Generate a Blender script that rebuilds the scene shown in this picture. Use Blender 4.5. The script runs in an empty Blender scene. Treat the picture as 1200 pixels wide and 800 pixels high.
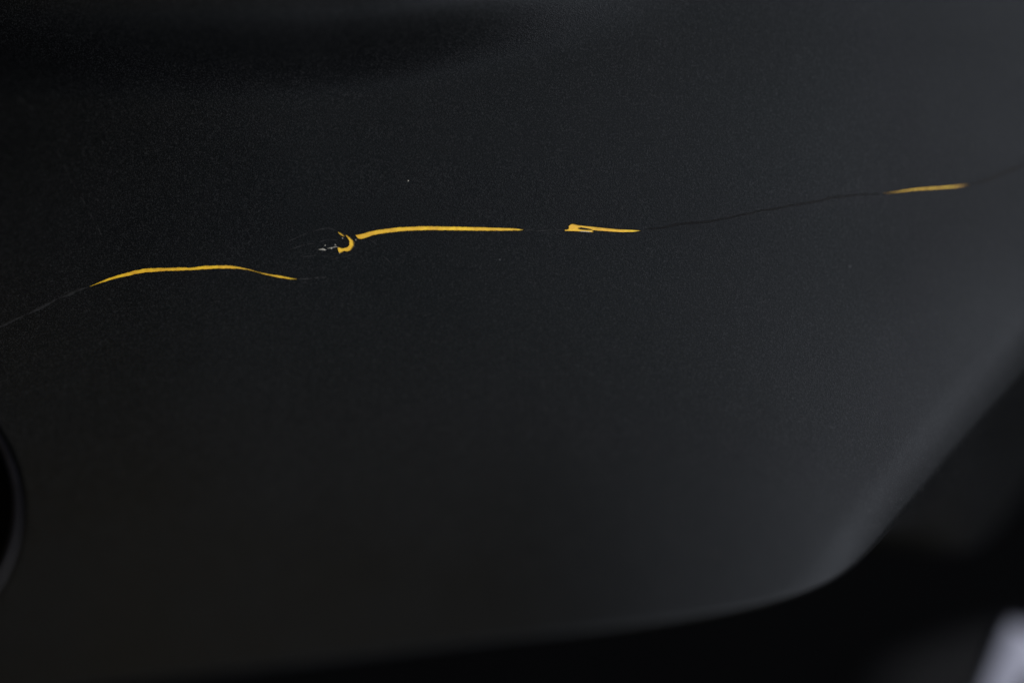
import bpy, bmesh, math, random
from mathutils import Vector, geometry
random.seed(7)
sc = bpy.context.scene
col = sc.collection

# ------------------------------------------------------------------ camera
LENS, FIELD = 85.0, 0.200            # mm lens, metres of panel across the frame
F = LENS * FIELD / 36.0              # focus distance (0.472 m)
S = FIELD / 1200.0                   # metres per photo pixel at the focus distance
cd = bpy.data.cameras.new('camera'); cam = bpy.data.objects.new('camera', cd); col.objects.link(cam)
cam.location = (0, -F, 0); cam.rotation_euler = (math.radians(90), 0, 0)
cd.lens = LENS; cd.sensor_width = 36; cd.clip_start = 0.01; cd.clip_end = 50
cd.dof.use_dof = True; cd.dof.focus_distance = F + 0.0013; cd.dof.aperture_fstop = 1.05
sc.camera = cam

# ------------------------------------------------------------------ world, lamps, exposure
w = bpy.data.worlds.new('World'); sc.world = w; w.use_nodes = True
w.node_tree.nodes['Background'].inputs[0].default_value = (0.55, 0.65, 0.9, 1)
w.node_tree.nodes['Background'].inputs[1].default_value = 0.012

def area(name, loc, target, size, size_y, power, colour):
    ld = bpy.data.lights.new(name, 'AREA'); ld.shape = 'RECTANGLE'
    ld.size, ld.size_y, ld.energy, ld.color = size, size_y, power, colour
    o = bpy.data.objects.new(name, ld); col.objects.link(o)
    o.location = loc
    o.rotation_euler = (Vector(target) - Vector(loc)).to_track_quat('-Z', 'Y').to_euler()
    return o
area('softbox_lamp', (0.88, -0.78, 0.12), (0.0, 0, 0), 0.5, 0.7, 23.0, (0.95, 0.94, 1.0))
area('warm_fill', (-0.40, -0.75, 1.15), (-0.05, 0, -0.06), 0.35, 0.35, 2.6, (1.0, 0.70, 0.25))  # added unseen fill, reflects warm in the panel's lower left
area('sheen_fill', (0.22, -1.15, 0.22), (0.03, 0, 0.03), 0.45, 0.35, 2.4, (0.78, 0.92, 1.0))  # added unseen fill, raises the sheen at the panel's upper centre
area('low_warm_lamp', (0.30, -0.03, -0.60), (0.09, 0.02, -0.04), 0.12, 0.12, 0.45, (1.0, 0.85, 0.45))

vs = sc.view_settings
vs.view_transform = 'Standard'; vs.look = 'None'; vs.exposure = 0.0; vs.gamma = 1.0
vs.use_curve_mapping = False

# ------------------------------------------------------------------ materials
def mat(name, base, rough, spec=0.5, metal=0.0):
    m = bpy.data.materials.new(name); m.use_nodes = True
    b = m.node_tree.nodes['Principled BSDF']
    b.inputs['Base Color'].default_value = (*base, 1)
    b.inputs['Roughness'].default_value = rough
    b.inputs['Specular IOR Level'].default_value = spec
    b.inputs['Metallic'].default_value = metal
    return m, m.node_tree.nodes, m.node_tree.links, b

def noise(n, l, co, scale, detail=3, rough=0.55):
    t = n.new('ShaderNodeTexNoise'); t.inputs['Scale'].default_value = scale
    t.inputs['Detail'].default_value = detail; t.inputs['Roughness'].default_value = rough
    l.new(co.outputs['Object'], t.inputs['Vector']); return t

def maprange(n, l, src, a, b, c, d):
    t = n.new('ShaderNodeMapRange'); l.new(src, t.inputs[0])
    for i, v in enumerate((a, b, c, d)): t.inputs[i + 1].default_value = v
    return t

def mix(n, l, fac, a, b):
    t = n.new('ShaderNodeMix'); t.data_type = 'RGBA'
    l.new(fac, t.inputs[0])
    for sock, v in ((t.inputs[6], a), (t.inputs[7], b)):
        if isinstance(v, tuple): sock.default_value = (*v, 1)
        else: l.new(v, sock)
    return t

def plastic():
    """black moulded plastic: fine pebble grain, dust specks, uneven gloss"""
    m, n, l, b = mat('black_grained_plastic', (0.003, 0.003, 0.003), 0.55, 0.10)
    b.inputs['Specular Tint'].default_value = (0.85, 0.925, 1.0, 1)
    co = n.new('ShaderNodeTexCoord')
    big = noise(n, l, co, 22, 5)
    fine = noise(n, l, co, 4300, 2, 0.7)
    vor = n.new('ShaderNodeTexVoronoi'); vor.inputs['Scale'].default_value = 4800
    l.new(co.outputs['Object'], vor.inputs['Vector'])
    # small pale dust specks, sparse
    dust = n.new('ShaderNodeTexVoronoi'); dust.inputs['Scale'].default_value = 420
    l.new(co.outputs['Object'], dust.inputs['Vector'])
    near = maprange(n, l, dust.outputs['Distance'], 0.05, 0.11, 1, 0)
    sep = n.new('ShaderNodeSeparateColor'); l.new(dust.outputs['Color'], sep.inputs[0])
    some = maprange(n, l, sep.outputs[0], 0.99, 1.0, 0, 1)
    mul = n.new('ShaderNodeMath'); mul.operation = 'MULTIPLY'
    l.new(near.outputs[0], mul.inputs[0]); l.new(some.outputs[0], mul.inputs[1])
    tone = mix(n, l, maprange(n, l, big.outputs[0], 0.35, 0.65, 0, 1).outputs[0],
               (0.0012, 0.0014, 0.0016), (0.0022, 0.0024, 0.0027))
    grit = noise(n, l, co, 3600, 2, 0.75)
    tone = mix(n, l, maprange(n, l, grit.outputs[0], 0.50, 0.78, 0, 1).outputs[0], tone.outputs[2], (0.0175, 0.0182, 0.0190))
    c = mix(n, l, mul.outputs[0], tone.outputs[2], (0.045, 0.047, 0.048))
    l.new(c.outputs[2], b.inputs['Base Color'])
    r = maprange(n, l, big.outputs[0], 0.3, 0.7, 0.42, 0.54); l.new(r.outputs[0], b.inputs['Roughness'])
    add = n.new('ShaderNodeMath'); add.operation = 'ADD'
    l.new(fine.outputs[0], add.inputs[0]); l.new(vor.outputs['Distance'], add.inputs[1])
    bp = n.new('ShaderNodeBump'); bp.inputs['Strength'].default_value = 0.6
    bp.inputs['Distance'].default_value = 0.000055
    l.new(add.outputs[0], bp.inputs['Height']); l.new(bp.outputs[0], b.inputs['Normal'])
    return m
M_PLASTIC = plastic()

def yellow():
    m, n, l, b = mat('exposed_yellow_layer', (0.7, 0.4, 0.04), 0.55)
    co = n.new('ShaderNodeTexCoord')
    mp = n.new('ShaderNodeMapping'); mp.inputs['Scale'].default_value = (0.12, 1, 1)
    l.new(co.outputs['Object'], mp.inputs['Vector'])
    t = n.new('ShaderNodeTexNoise'); t.inputs['Scale'].default_value = 4200; t.inputs['Detail'].default_value = 3
    l.new(mp.outputs[0], t.inputs['Vector'])
    u = noise(n, l, co, 700, 4, 0.7)
    c = mix(n, l, maprange(n, l, u.outputs[0], 0.3, 0.7, 0, 1).outputs[0], (0.54, 0.29, 0.007), (0.76, 0.50, 0.013))
    o = noise(n, l, co, 110, 2, 0.5)
    c = mix(n, l, maprange(n, l, o.outputs[0], 0.45, 0.62, 0, 0.5).outputs[0], c.outputs[2], (0.50, 0.245, 0.012))
    c2 = mix(n, l, maprange(n, l, t.outputs[0], 0.58, 0.80, 0, 0.8).outputs[0], c.outputs[2], (0.22, 0.10, 0.006))
    l.new(c2.outputs[2], b.inputs['Base Color'])
    bp = n.new('ShaderNodeBump'); bp.inputs['Strength'].default_value = 0.6; bp.inputs['Distance'].default_value = 0.0001
    l.new(t.outputs[0], bp.inputs['Height']); l.new(bp.outputs[0], b.inputs['Normal'])
    return m
M_YELLOW = yellow()

def simple(name, base, rough, scale, vary, spec=0.5, metal=0.0):
    m, n, l, b = mat(name, base, rough, spec, metal)
    co = n.new('ShaderNodeTexCoord'); t = noise(n, l, co, scale, 4, 0.6)
    lo = tuple(v * (1 - vary) for v in base); hi = tuple(min(1, v * (1 + vary)) for v in base)
    c = mix(n, l, maprange(n, l, t.outputs[0], 0.3, 0.7, 0, 1).outputs[0], lo, hi)
    l.new(c.outputs[2], b.inputs['Base Color'])
    return m
M_CRACK = simple('crack_inside_plastic', (0.0022, 0.0023, 0.0025), 0.5, 800, 0.4, 0.092)
M_LIP = simple('torn_plastic_lip', (0.0035, 0.0036, 0.0038), 0.5, 1500, 0.5, 0.12)
M_HAIR = simple('hairline_scratched_plastic', (0.014, 0.0145, 0.0155), 0.6, 1500, 0.7, 0.1)
M_SCUFF = simple('scuffed_plastic', (0.010, 0.0105, 0.011), 0.7, 1500, 0.5, 0.1)
M_BURR = simple('pale_plastic_burr', (0.30, 0.29, 0.25), 0.6, 1500, 0.5, 0.4)
M_RIM = simple('black_gloss_ring', (0.003, 0.003, 0.004), 0.40, 200, 0.3, 0.06)
M_PLUG = simple('black_rubber', (0.002, 0.002, 0.0025), 0.75, 300, 0.4, 0.05)
M_DARK = simple('shade_backdrop_black', (0.0024, 0.0026, 0.0030), 0.95, 30, 0.3, 0.02)  # near-black colour carries the shade beyond the panel
M_ALU = simple('satin_aluminium', (0.225, 0.23, 0.275), 0.55, 60, 0.12, 0.3, 0.0)
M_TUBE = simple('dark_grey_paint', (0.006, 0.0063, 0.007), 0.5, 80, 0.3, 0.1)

# ------------------------------------------------------------------ the panel's surface
def sm(a, b, x):
    t = max(0.0, min(1.0, (x - a) / (b - a))); return t * t * (3 - 2 * t)

def depth(u, v):
    """metres behind (+) or in front of (-) the focus plane at photo position u, v"""
    x, z = (u - 600) * S, (400 - v) * S
    d = 0.0
    if x > -0.02: d += 0.5 * 1.15 * (x + 0.02) ** 2      # rolls away to the right
    if x > 0.04: d += 0.5 * 3.0 * (x - 0.04) ** 2 * sm(60, 900, v)
    if x < -0.05: d += 0.5 * 2.0 * (x + 0.05) ** 2        # and a little to the left
    lo = max(0.0, (v - 275) * S)
    d -= 0.5 * 10.5 * lo * lo / (1 + 4.0 * lo) * (1 - 0.5 * sm(600, 1250, u))             # lower part swells forward
    hi = max(0.0, (260 - v) * S)
    d += 0.5 * 2.5 * hi * hi                              # upper part leans back a little
    if x < -0.04: d += 0.5 * 3.0 * (x + 0.04) ** 2 * (1 - sm(120, 480, v))
    e = ((u - 1025) * 0.756 + (v - 632) * 0.655 + 52) * S   # wide soft shoulder towards the right edge
    if e > 0: d += 0.5 * 62.0 * e * e * sm(900, 1080, u)
    ridge = 50 - 74 * sm(330, 860, u)                     # fold along the top
    d -= 0.0085 * (1 - sm(ridge - 40, ridge + 66, v)) * (1 - 0.92 * sm(430, 820, u))
    return d

def P(u, v, off=0.0):
    """point on the panel surface seen at u, v; off lifts it along the normal"""
    d = depth(u, v); k = (F + d) / F
    p = Vector(((u - 600) * S * k, d, (400 - v) * S * k))
    if off: p += N(u, v) * off
    return p

def N(u, v):
    e = 1.5
    a = P(u + e, v) - P(u - e, v); b = P(u, v - e) - P(u, v + e)
    n = a.cross(b).normalized()
    return n if n.y < 0 else -n

def at(u, v, d):
    k = (F + d) / F
    return Vector(((u - 600) * S * k, d, (400 - v) * S * k))

def mesh_obj(name, verts, faces, material, parent=None, smooth=True):
    me = bpy.data.meshes.new(name); me.from_pydata([tuple(p) for p in verts], [], faces); me.update()
    bm = bmesh.new(); bm.from_mesh(me); bm.to_mesh(me); bm.free()
    if smooth: me.polygons.foreach_set('use_smooth', [True] * len(me.polygons))
    me.materials.append(material)
    o = bpy.data.objects.new(name, me); col.objects.link(o); o.parent = parent
    return o

def zoomed(pts, ox, oy, k): return [(ox + p[0] / k, oy + p[1] / k) + tuple(q / k for q in p[2:]) for p in pts]

def resample(poly, step, closed):
    out = []
    n = len(poly)
    for i in range(n if closed else n - 1):
        a, b = poly[i], poly[(i + 1) % n]
        L = math.hypot(b[0] - a[0], b[1] - a[1]); k = max(1, int(L / step))
        for j in range(k):
            t = j / k; out.append(tuple(a[c] + (b[c] - a[c]) * t for c in range(len(a))))
    if not closed: out.append(poly[-1])
    return out

def smooth_line(pts, step=3.0):
    """Catmull-Rom through (u, v, half width)"""
    out = []
    for i in range(len(pts) - 1):
        p0, p1, p2, p3 = pts[max(i - 1, 0)], pts[i], pts[i + 1], pts[min(i + 2, len(pts) - 1)]
        k = max(1, int(math.hypot(p2[0] - p1[0], p2[1] - p1[1]) / step))
        for j in range(k):
            t = j / k
            out.append(tuple(0.5 * (2 * p1[c] + (p2[c] - p0[c]) * t + (2 * p0[c] - 5 * p1[c] + 4 * p2[c] - p3[c]) * t * t
                                    + (-p0[c] + 3 * p1[c] - 3 * p2[c] + p3[c]) * t ** 3) for c in range(3)))
    out.append(pts[-1])
    return out

def ribbon_poly(pts, jitter=0.16, step=2.2, wmin=0.12):
    L = smooth_line(pts, step); up, dn = [], []
    for i, (u, v, h) in enumerate(L):
        a, b = L[max(i - 1, 0)], L[min(i + 1, len(L) - 1)]
        dx, dy = b[0] - a[0], b[1] - a[1]; q = math.hypot(dx, dy) or 1
        nx, ny = dy / q, -dx / q
        h = max(h * 0.93, wmin)
        ha, hb = h * (1 + random.uniform(-jitter, jitter)), h * (1 + random.uniform(-jitter, jitter))
        up.append((u + nx * ha, v + ny * ha)); dn.append((u - nx * hb, v - ny * hb))
    return up + dn[::-1]

# traced slits: outlines on the panel
g1 = ribbon_poly(zoomed([(100,183,1),(160,160,4.5),(220,140,7),(280,125,8.5),(340,111,9.5),(400,105,9),(470,102,8),(540,100,7.5),
     (575,100,6.5),(640,94,8),(700,91,8.5),(750,91,8),(800,95,5),(850,104,2.4),(900,118,2),(940,127,3.5),(980,134,5),(1020,141,5),
     (1050,146,2.5),(1080,148,0.8)], 80, 290, 4))
g2 = resample(zoomed([(346,182),(370,178),(420,164),(460,157),(500,151),(550,146),(600,143),(650,141),(700,140.5),(775,142),(850,143.5),(925,145),
     (1000,147),(1060,149),(1100,150.5),(1142,157),(1100,160.5),(1060,161),(1000,161),(925,160.5),(850,160),(775,159),(700,158),(650,159),(600,161),
     (550,164.5),(500,170),(460,176),(430,182),(390,197),(370,201),(358,197)], 330, 230, 4), 2.2, True)
g2 = [(u, v + random.uniform(-0.2, 0.2)) for u, v in g2]
g3 = resample(zoomed([(420,247),(445,246),(490,280),(530,320),(543,360),(536,400),(510,440),(480,467),(440,474),(400,467),(370,487),(340,497),
     (322,480),(308,423),(340,416),(380,432),(420,425),(450,413),(473,385),(476,330),(453,290)], 370, 255, 12), 1.5, True)
g3b = resample(zoomed([(308,203),(335,203),(375,228),(412,254),(402,270),(350,242)], 370, 255, 12), 1.5, True)
g4 = resample(zoomed([(130,212),(175,205),(185,188),(178,172),(195,150),(225,135),(265,140),(300,150),(400,162),(500,172),(600,183),(750,198),
     (850,206),(1000,211),(1112,222),(1000,237),(850,240),(700,231),(560,221),(505,214),(490,222),(502,242),(380,238),(280,228),(130,224)],
     650, 250, 10.91), 2, True)
g6 = ribbon_poly(zoomed([(540,227,0.4),(600,220,1.5),(650,213,2.4),(700,207,3.2),(760,203,3.6),(820,199,3.5),(880,194,3.4),(910,190,1.8),(942,186,0.4)], 900, 170, 4))
crack_a = ribbon_poly([(758,268.2,.2),(775,267.2,.7),(790,263.8,.9),(802,261.9,.7),(815,261.2,1.0),(835,259,.8),(852,255.5,.8),(872,251.5,.7),
     (890,247.3,.6),(908,244.5,.6),(930,240.3,.9),(950,237,1.3),(962,235,1.0),(975,231.6,.9),(1000,229,.8),(1018,227.6,.7),(1030,227,.3)], 0.7)
crack_b = ribbon_poly([(1139,216.2,.3),(1150,212.8,1.1),(1163,209.2,1.6),(1175,202.6,1.3),(1190,197.8,1.5),(1203,193,1.3),(1225,185,1.1),(1260,172,.4)], 0.7)
SLITS = [g1, g2, g3, g3b, g4, g6, crack_a, crack_b]
# round recess at the left edge of the picture
HC, HR = (-136.0, 595.0), 162.0
hole = [(HC[0] + (HR + 6) * math.cos(a), HC[1] + (HR + 6) * math.sin(a)) for a in [2 * math.pi * i / 120 for i in range(120)]]

# outline of the panel: free edge along the bottom and right, the rest runs on past the frame
edge_raw = [(-420,838,0),(-160,832,0),(0,816,0),(133,798,0),(300,779,0),(400,768,0),(550,750,0),(700,734,0),(800,721,0),(860,711,0),(905,701,0),(945,689,0),
     (975,676,0),(1000,658,0),(1025,632,0),(1060,589,0),(1100,542,0),(1150,485,0),(1200,430,0),(1260,366,0),(1340,285,0),(1420,205,0),(1500,130,0)]
EDGE = [(p[0], p[1]) for p in smooth_line(edge_raw, 6)]
TOP = [(1500,-200),(-420,-200)]
outline = EDGE + resample(TOP + [EDGE[0]], 30, False)[:-1]
# drop the duplicate steps between the edge's end and the top line
def inside(p, poly):
    x, y = p; c = False; j = len(poly) - 1
    for i in range(len(poly)):
        xi, yi = poly[i]; xj, yj = poly[j]
        if (yi > y) != (yj > y) and x < (xj - xi) * (y - yi) / (yj - yi) + xi: c = not c
        j = i
    return c

def bbox(poly): return min(p[0] for p in poly), max(p[0] for p in poly), min(p[1] for p in poly), max(p[1] for p in poly)
BOX = [bbox(q) for q in SLITS + [hole]]
def in_any(p, pad=0.0):
    for q, b in zip(SLITS + [hole], BOX):
        if b[0] - pad <= p[0] <= b[1] + pad and b[2] - pad <= p[1] <= b[3] + pad and inside(p, q): return True
    return False

pts, edges = [], []
def add_loop(poly):
    s = len(pts); pts.extend(poly); k = len(poly)
    edges.extend((s + i, s + (i + 1) % k) for i in range(k))
add_loop(outline)
for q in SLITS + [hole]: add_loop(q)
border = list(pts)
cell = {}
for p in border: cell.setdefault((int(p[0] // 6), int(p[1] // 6)), []).append(p)
def near_border(p, r):
    cx, cy = int(p[0] // 6), int(p[1] // 6)
    for i in (-1, 0, 1):
        for j in (-1, 0, 1):
            for q in cell.get((cx + i, cy + j), ()):
                if (q[0] - p[0]) ** 2 + (q[1] - p[1]) ** 2 < r * r: return True
    return False
v = -190.0
row = 0
while v < 840:
    u = -410.0 + (5 if row % 2 else 0)
    while u < 1490:
        if inside((u, v), outline) and not in_any((u, v)) and not near_border((u, v), 4): pts.append((u, v))
        u += 10
    v += 9; row += 1
res = geometry.delaunay_2d_cdt([Vector((p[0] / 100, p[1] / 100)) for p in pts], edges, [], 0, 1e-6)
pv = [(p[0] * 100, p[1] * 100) for p in res[0]]
faces = []
for f in res[2]:
    c = (sum(pv[i][0] for i in f) / 3, sum(pv[i][1] for i in f) / 3)
    if inside(c, outline) and not in_any(c):
        a, b, d = (pv[i] for i in f)
        if (b[0]-a[0]) * (d[1]-a[1]) - (b[1]-a[1]) * (d[0]-a[0]) > 0: f = (f[0], f[2], f[1])
        faces.append(tuple(f))
verts = [P(*p) for p in pv]

# rolled edge: a small radius at the free edge, then a wide roll backwards
key = {(round(p[0], 2), round(p[1], 2)): i for i, p in enumerate(pv)}
prev = None
for i, (u, v) in enumerate(EDGE):
    a, b = EDGE[max(i - 1, 0)], EDGE[min(i + 1, len(EDGE) - 1)]
    T = (P(*b) - P(*a)).normalized(); n = N(u, v)
    B = T.cross(n).normalized()
    if B.z > 0: B = -B
    t1 = math.radians(116 - 96 * sm(940, 1120, u)); r1 = 0.0006 + 0.0040 * sm(960, 1120, u)
    r2 = 0.050 + 0.075 * sm(1000, 1150, u)
    p = P(u, v); ring = [key[(round(u, 2), round(v, 2))]] if (round(u, 2), round(v, 2)) in key else [len(verts)]
    if ring[0] == len(verts): verts.append(p.copy())
    STEPS = 7
    for k in range(1, STEPS + 1):
        t = t1 * k / STEPS
        ring.append(len(verts)); verts.append(p + B * r1 * math.sin(t) - n * r1 * (1 - math.cos(t)))
    q = verts[ring[-1]].copy(); t2 = t1 + math.radians(24 - 4 * sm(1000, 1100, u))
    for k in range(1, 9):
        t = t1 + (t2 - t1) * k / 8
        ring.append(len(verts))
        verts.append(q + B * r2 * (math.sin(t) - math.sin(t1)) - n * r2 * (math.cos(t1) - math.cos(t)))
    if prev:
        for k in range(len(ring) - 1): faces.append((prev[k], prev[k + 1], ring[k + 1], ring[k]))
    prev = ring

fairing = bpy.data.objects.new('fairing_panel', None); col.objects.link(fairing)
fairing.location = (0, 0, 0)
fairing['label'] = 'matte black grained plastic motorcycle fairing panel scratched open to yellow along its upper half'
fairing['category'] = 'fairing panel'
shell = mesh_obj('shell', verts, faces, M_PLASTIC, fairing)
bm = bmesh.new(); bm.from_mesh(shell.data); bmesh.ops.recalc_face_normals(bm, faces=bm.faces[:]); bm.to_mesh(shell.data); bm.free()

# torn walls of each slit, with the layer beneath showing as its floor
SKIN = 0.00022
def slit(name, poly, floor_mat, label, deep=SKIN, lift=0.00009, lipw=1.1):
    vv, ff = [], []; k = len(poly)
    sgn = 1 if sum(poly[i][0] * poly[(i + 1) % k][1] - poly[(i + 1) % k][0] * poly[i][1] for i in range(k)) > 0 else -1
    out = []
    for i in range(k):                                  # a burr of lifted skin along the tear, uneven in height
        a, b = poly[i - 1], poly[(i + 1) % k]; q = math.hypot(b[0] - a[0], b[1] - a[1]) or 1
        g = random.uniform(0.5, 1.3) * lipw
        out.append((poly[i][0] + sgn * (b[1] - a[1]) / q * g, poly[i][1] - sgn * (b[0] - a[0]) / q * g))
    vv += [P(p[0], p[1], -0.00002) for p in out]
    vv += [P(p[0], p[1], lift * random.uniform(0.2, 1.4)) for p in poly]; vv += [P(p[0], p[1], -deep) for p in poly]
    for i in range(k):
        j = (i + 1) % k; ff.append((i, j, k + j, k + i)); ff.append((k + i, k + j, 2 * k + j, 2 * k + i))
    wall = mesh_obj('torn_edge', vv, ff, M_LIP, fairing, False)
    # floor: triangulated outline with a low ridge of torn fibres
    r = geometry.delaunay_2d_cdt([Vector((p[0] / 100, p[1] / 100)) for p in poly], [(i, (i + 1) % k) for i in range(k)], [], 1, 1e-7)
    fv = [P(p[0] * 100, p[1] * 100, -deep * 0.55 + random.uniform(-1, 1) * 0.00002) for p in r[0]]
    ffl = [tuple(f) for f in r[2]]
    o = mesh_obj(name, fv, ffl, floor_mat, fairing)
    b = bmesh.new(); b.from_mesh(o.data)
    for f in b.faces:
        f.normal_update()
        if f.normal.y > 0: f.normal_flip()
    b.to_mesh(o.data); b.free()
    o['label'] = label
    wall.parent = o
    return o
slit('gouge', g1, M_YELLOW, 'long thin wavy yellow gouge that dips to a point beside the hook-shaped one')
slit('gouge', g2, M_YELLOW, 'widest yellow gouge, blunt at one end and tapering straight to a point')
slit('gouge', g3, M_YELLOW, 'small hook-shaped yellow gouge')
slit('gouge', g3b, M_YELLOW, 'tiny yellow nick above the hook-shaped gouge')
slit('gouge', g4, M_YELLOW, 'short yellow gouge with a black flake left at its thick end')
slit('gouge', g6, M_YELLOW, 'slim faint yellow gouge lying in the line of the hairline crack')
slit('hairline_crack', crack_a, M_CRACK, 'thin dark hairline crack joining two yellow gouges', 0.0002, 0.00005, 0.7)
slit('hairline_crack', crack_b, M_CRACK, 'thin dark hairline crack running on to the panel edge', 0.0002, 0.00005, 0.7)

# scuffs and burrs standing just proud of the skin
def proud(name, poly, material, h, label=None, parent=fairing):
    k = len(poly)
    cu, cv = sum(p[0] for p in poly) / k, sum(p[1] for p in poly) / k
    r = geometry.delaunay_2d_cdt([Vector((p[0] / 100, p[1] / 100)) for p in poly], [(i, (i + 1) % k) for i in range(k)], [], 1, 1e-7)
    fv = [P(p[0] * 100, p[1] * 100, h * random.uniform(0.6, 1.3)) for p in r[0]]
    ff = []
    for f in r[2]:
        a, b, c = (fv[i] for i in f)
        ff.append(tuple(f) if (b - a).cross(c - a).y < 0 else (f[0], f[2], f[1]))
    m = len(fv)
    fv += [P(p[0], p[1], -0.00005) for p in poly]
    if m == k:
        for i in range(k): ff.append((i, (i + 1) % k, m + (i + 1) % k, m + i))
    o = mesh_obj(name, fv, ff, material, parent, False)
    if label: o['label'] = label
    return o
# a chain of short broken dashes along a line
def broken(name, line, material, h, label, gap=0.35, lo=4, hi=14, w=1.0):
    L = smooth_line(line, 1.5); i = 0; vv, ff = [], []
    while i < len(L) - 3:
        n = random.randint(lo, hi); seg = L[i:i + n]
        if len(seg) > 2:
            k = len(seg); off = random.uniform(-0.6, 0.6)
            up, dn = [], []
            for j, (u, v, hw) in enumerate(seg):
                a, b = seg[max(j - 1, 0)], seg[min(j + 1, k - 1)]
                q = math.hypot(b[0] - a[0], b[1] - a[1]) or 1
                nx, ny = (b[1] - a[1]) / q, -(b[0] - a[0]) / q
                hh = hw * w * (math.sin(math.pi * (j + .4) / (k - .2)) ** 0.6) * random.uniform(.7, 1.2)
                up.append((u + nx * (off + hh), v + ny * (off + hh))); dn.append((u + nx * (off - hh), v + ny * (off - hh)))
            s = len(vv)
            for (a, b) in zip(up, dn):
                m = ((a[0] + b[0]) / 2, (a[1] + b[1]) / 2)
                vv += [P(*a, 0.00001), P(*m, h), P(*b, 0.00001)]
            for j in range(k - 1):
                q = s + 3 * j; ff += [(q, q + 3, q + 4, q + 1), (q + 1, q + 4, q + 5, q + 2)]
        i += n + (random.randint(1, 6) if random.random() < gap else 0)
    o = mesh_obj(name, vv, ff, material, fairing); o['label'] = label
    return o
broken('scuff', zoomed([(-60,715,9),(30,675,9),(100,640,9),(200,595,9),(290,550,10),(360,515,10),(450,465,10),(540,430,11),(600,400,10),(690,373,6)], 0, 280, 6.667),
       M_SCUFF, 0.00006, 'faint grey scuff leading up to the wavy yellow gouge', 0.2, 14, 40)
broken('scuff', [(348,327,.8),(362,326.6,.8),(384,324.6,.5)], M_HAIR, 0.00004, 'faint short scuff trailing from the wavy yellow gouge')
broken('scuff', [(338,283,.5),(352,277,.6),(368,270.5,.6),(384,267,.6),(397,271.5,.5)], M_HAIR, 0.00004, 'faint curved scratch above the hook-shaped gouge', 0.5, 8, 20)
broken('scuff', [(434,282,.5),(440,286,.5),(446,295,.6)], M_HAIR, 0.00005, 'tiny faint scratch beside the hook-shaped gouge', 0.5, 5, 9)
broken('scuff', [(20,113,.6),(28,121,.8),(38,128,.7)], M_HAIR, 0.00004, 'faint short scratch high on the darkest corner', 0.5, 3, 9)
broken('scuff', [(62,165,.5),(80,205,.5),(100,240,.6),(112,262,.7),(122,284,.5)], M_SCUFF, 0.00003, 'faint long diagonal scratch above the grey scuff', 0.8, 4, 10)
for k, (a, b, c) in enumerate((((352,301,.4),(370,299,.5),(392,301,.4)), ((374,284,.4),(386,281,.5),(396,282,.4)), ((340,292,.4),(356,287,.5),(372,286,.4)),
                             ((448,299,.4),(455,305,.5),(461,312,.3)), ((615,268.6,.4),(632,270,.5),(658,268.6,.4)), ((388,304,.4),(400,302,.5),(415,297,.4)))):
    broken('scuff', [a, b, c], M_HAIR, 0.00003, 'faint grey hairline among the scratches round the hook-shaped gouge' if k != 4 else 'faint grey hairline between the widest gouge and the flaked one', 0.5, 6, 14)
broken('pale_burr', zoomed([(40,457,5),(75,452,9),(100,450,12),(125,460,10),(145,458,5)], 370, 255, 12), M_BURR, 0.00012, 'whitish burr of torn skin beside the hook-shaped gouge', 0.0, 5, 8)
broken('pale_burr', zoomed([(160,440,3),(190,434,6),(230,428,5),(262,420,5),(290,414,6),(318,425,5)], 370, 255, 12), M_BURR, 0.00010, 'thin whitish hair of torn skin joining the hook-shaped gouge', 0.0, 7, 10)
flake = resample(zoomed([(300,188),(340,178),(420,192),(492,206),(470,214),(400,212),(330,205)], 650, 250, 10.91), 2, True)
proud('flake', flake, M_PLASTIC, 0.00004, 'black flake of skin left inside the short yellow gouge')
broken('pale_burr', zoomed([(285,226,4),(350,229,6),(420,232,6),(498,239,4)], 650, 250, 10.91), M_BURR, 0.00006, 'whitish torn lip under the black flake', 0.1, 6, 12)
def speck(u, v, r, material, label):
    poly = [(u + r * random.uniform(.6, 1.2) * math.cos(a), v + r * random.uniform(.6, 1.2) * math.sin(a)) for a in [i * math.pi / 4 for i in range(8)]]
    proud('dust_speck', poly, material, 0.0001, label)
speck(478.5, 212, 0.75, M_BURR, 'tiny pale dust speck above the widest gouge')
for u, v, q in ((381, 287.5, .8), (388.5, 291.2, .9), (393, 287, .7), (398, 296.5, .7), (401.5, 279, .6), (417, 281, .6)):
    speck(u, v, q, M_BURR, 'tiny pale flake of torn skin by the hook-shaped gouge')
speck(838, 648, 4.2, M_SCUFF, 'dull out-of-focus grey spot near the bottom edge')
speck(858, 653, 2.2, M_SCUFF, 'smaller dull spot beside the grey spot')

# round recess: raised ring, sunk dark plug
def lathe(name, prof, material, parent, seg=120):
    """prof: (radius in photo pixels, offset from the surface in metres); runs round the recess"""
    vv, ff = [], []
    n0 = N(20, 595)
    for i in range(seg):
        a = 2 * math.pi * i / seg
        for r, o in prof:
            u, v = HC[0] + r * math.cos(a), HC[1] + r * math.sin(a)
            vv.append(P(u, v) + n0 * o)
    m = len(prof)
    for i in range(seg):
        j = (i + 1) % seg
        for k in range(m - 1): ff.append((i * m + k, i * m + k + 1, j * m + k + 1, j * m + k))
    o = mesh_obj(name, vv, ff, material, parent)
    b = bmesh.new(); b.from_mesh(o.data); bmesh.ops.recalc_face_normals(b, faces=b.faces[:]); b.to_mesh(o.data); b.free()
    return o
recess = lathe('round_recess', [(HR + 6, 0), (HR + 3, -0.0001), (HR + 1, -0.0004), (HR - 1, -0.0006)], M_PLASTIC, fairing)
recess['label'] = 'round recess moulded into the panel beside its lower edge'
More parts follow.
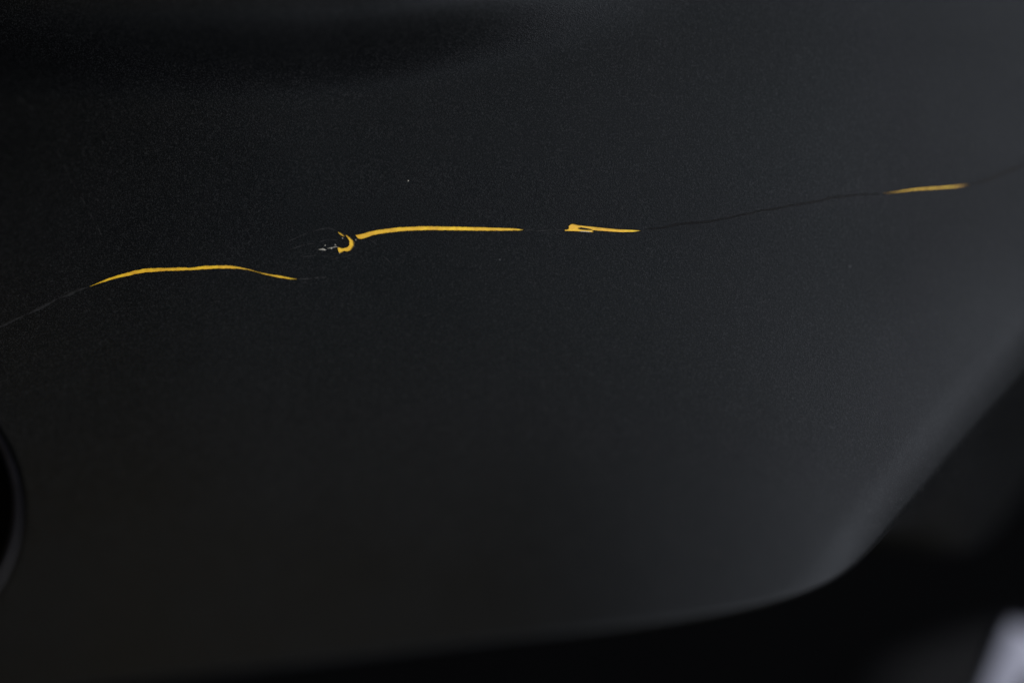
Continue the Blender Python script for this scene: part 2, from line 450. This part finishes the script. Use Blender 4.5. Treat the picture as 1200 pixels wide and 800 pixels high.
lathe('ring', [(HR - 1, -0.0005), (HR - 3, -0.0001), (HR - 7, 0.0002), (HR - 11, 0.0), (HR - 14, -0.0012), (HR - 16, -0.006), (HR - 17, -0.012)], M_RIM, recess)
lathe('plug', [(HR - 14, -0.010), (HR - 40, -0.0112), (HR - 44, -0.013), (20, -0.013), (0.5, -0.0125)], M_PLUG, recess)

# ------------------------------------------------------------------ beyond the panel
back = mesh_obj('shade_backdrop', [(-1.6, 0.9, -1.2), (1.6, 0.9, -1.2), (1.6, 0.9, 1.2), (-1.6, 0.9, 1.2)], [(0, 1, 2, 3)], M_DARK)  # added dark sheet standing in for the darkness beyond the panel
back['kind'] = 'structure'

def loft(name, rings, material, parent=None):
    n = len(rings[0]); vv = [p for r in rings for p in r]; ff = []
    for i in range(len(rings) - 1):
        for k in range(n):
            j = (k + 1) % n
            ff.append((i * n + k, i * n + j, (i + 1) * n + j, (i + 1) * n + k))
    ff.append(tuple(range(n))); ff.append(tuple((len(rings) - 1) * n + k for k in range(n))[::-1])
    o = mesh_obj(name, vv, ff, material, parent)
    b = bmesh.new(); b.from_mesh(o.data); bmesh.ops.recalc_face_normals(b, faces=b.faces[:]); b.to_mesh(o.data); b.free()
    return o
def bar(name, stations, dpt, material, thick, parent=None):
    """rounded bar through (u, v, half width px) at depth dpt, thick metres deep"""
    rings = []
    for i, (u, v, h) in enumerate(stations):
        a, b = stations[max(i - 1, 0)], stations[min(i + 1, len(stations) - 1)]
        c = at(u, v, dpt); t = (at(b[0], b[1], dpt) - at(a[0], a[1], dpt)).normalized()
        side = t.cross(Vector((0, 1, 0))).normalized(); hw = h * S * (F + dpt) / F
        ring = []
        for k in range(20):
            an = 2 * math.pi * k / 20; ca, sa = math.cos(an), math.sin(an)
            e = 0.55
            ring.append(c + side * hw * math.copysign(abs(ca) ** e, ca) + Vector((0, 1, 0)) * thick / 2 * math.copysign(abs(sa) ** e, sa) * min(1, h / 20))
        rings.append(ring)
    return loft(name, rings, material, parent)
lever = bpy.data.objects.new('metal_lever', None); col.objects.link(lever)
lever['label'] = 'pale satin aluminium lever end poking up below the black panel'; lever['category'] = 'lever'
def plate(name, poly, dpt, thick, bev, material, parent):
    """bevelled plate: outline in photo positions, front face at depth dpt"""
    cu, cv = sum(p[0] for p in poly) / len(poly), sum(p[1] for p in poly) / len(poly)
    rings = []
    for k, d in ((0.06, thick), (0, thick - bev), (0, bev), (0.03, bev * 0.3), (0.09, 0)):
        rings.append([at(u + (cu - u) * k, v + (cv - v) * k, dpt) + Vector((0, d, 0)) for u, v in poly])
    return loft(name, rings, material, parent)
body = [(1106,905),(1123,862),(1137,826),(1150,794),(1164,758),(1172,738),(1176,730),(1181,727),(1190,731),(1204,739),(1222,752),(1240,768),(1248,786),(1246,812),(1236,850),(1222,905)]
body = [(u + 6, v + 3) for u, v in body]
plate('blade', body, 0.048, 0.006, 0.001, M_ALU, lever)
patch_pts = [(1212 + 17 * math.cos(a) - 0.35 * 26 * math.sin(a), 812 + 26 * math.sin(a)) for a in [2 * math.pi * i / 24 for i in range(24)]]
plate('dark_patch', patch_pts, 0.0472, 0.003, 0.0006, M_TUBE, lever)  # dark plate laid on the blade's face, no opening cut
tube = bar('frame_tube', [(1010,838,30),(1060,812,34),(1110,792,34),(1150,780,32),(1200,772,30),(1330,758,30)], 0.13, M_TUBE, 0.012)
tube['label'] = 'dark grey painted frame tube in the shadow behind the aluminium lever'; tube['category'] = 'tube'
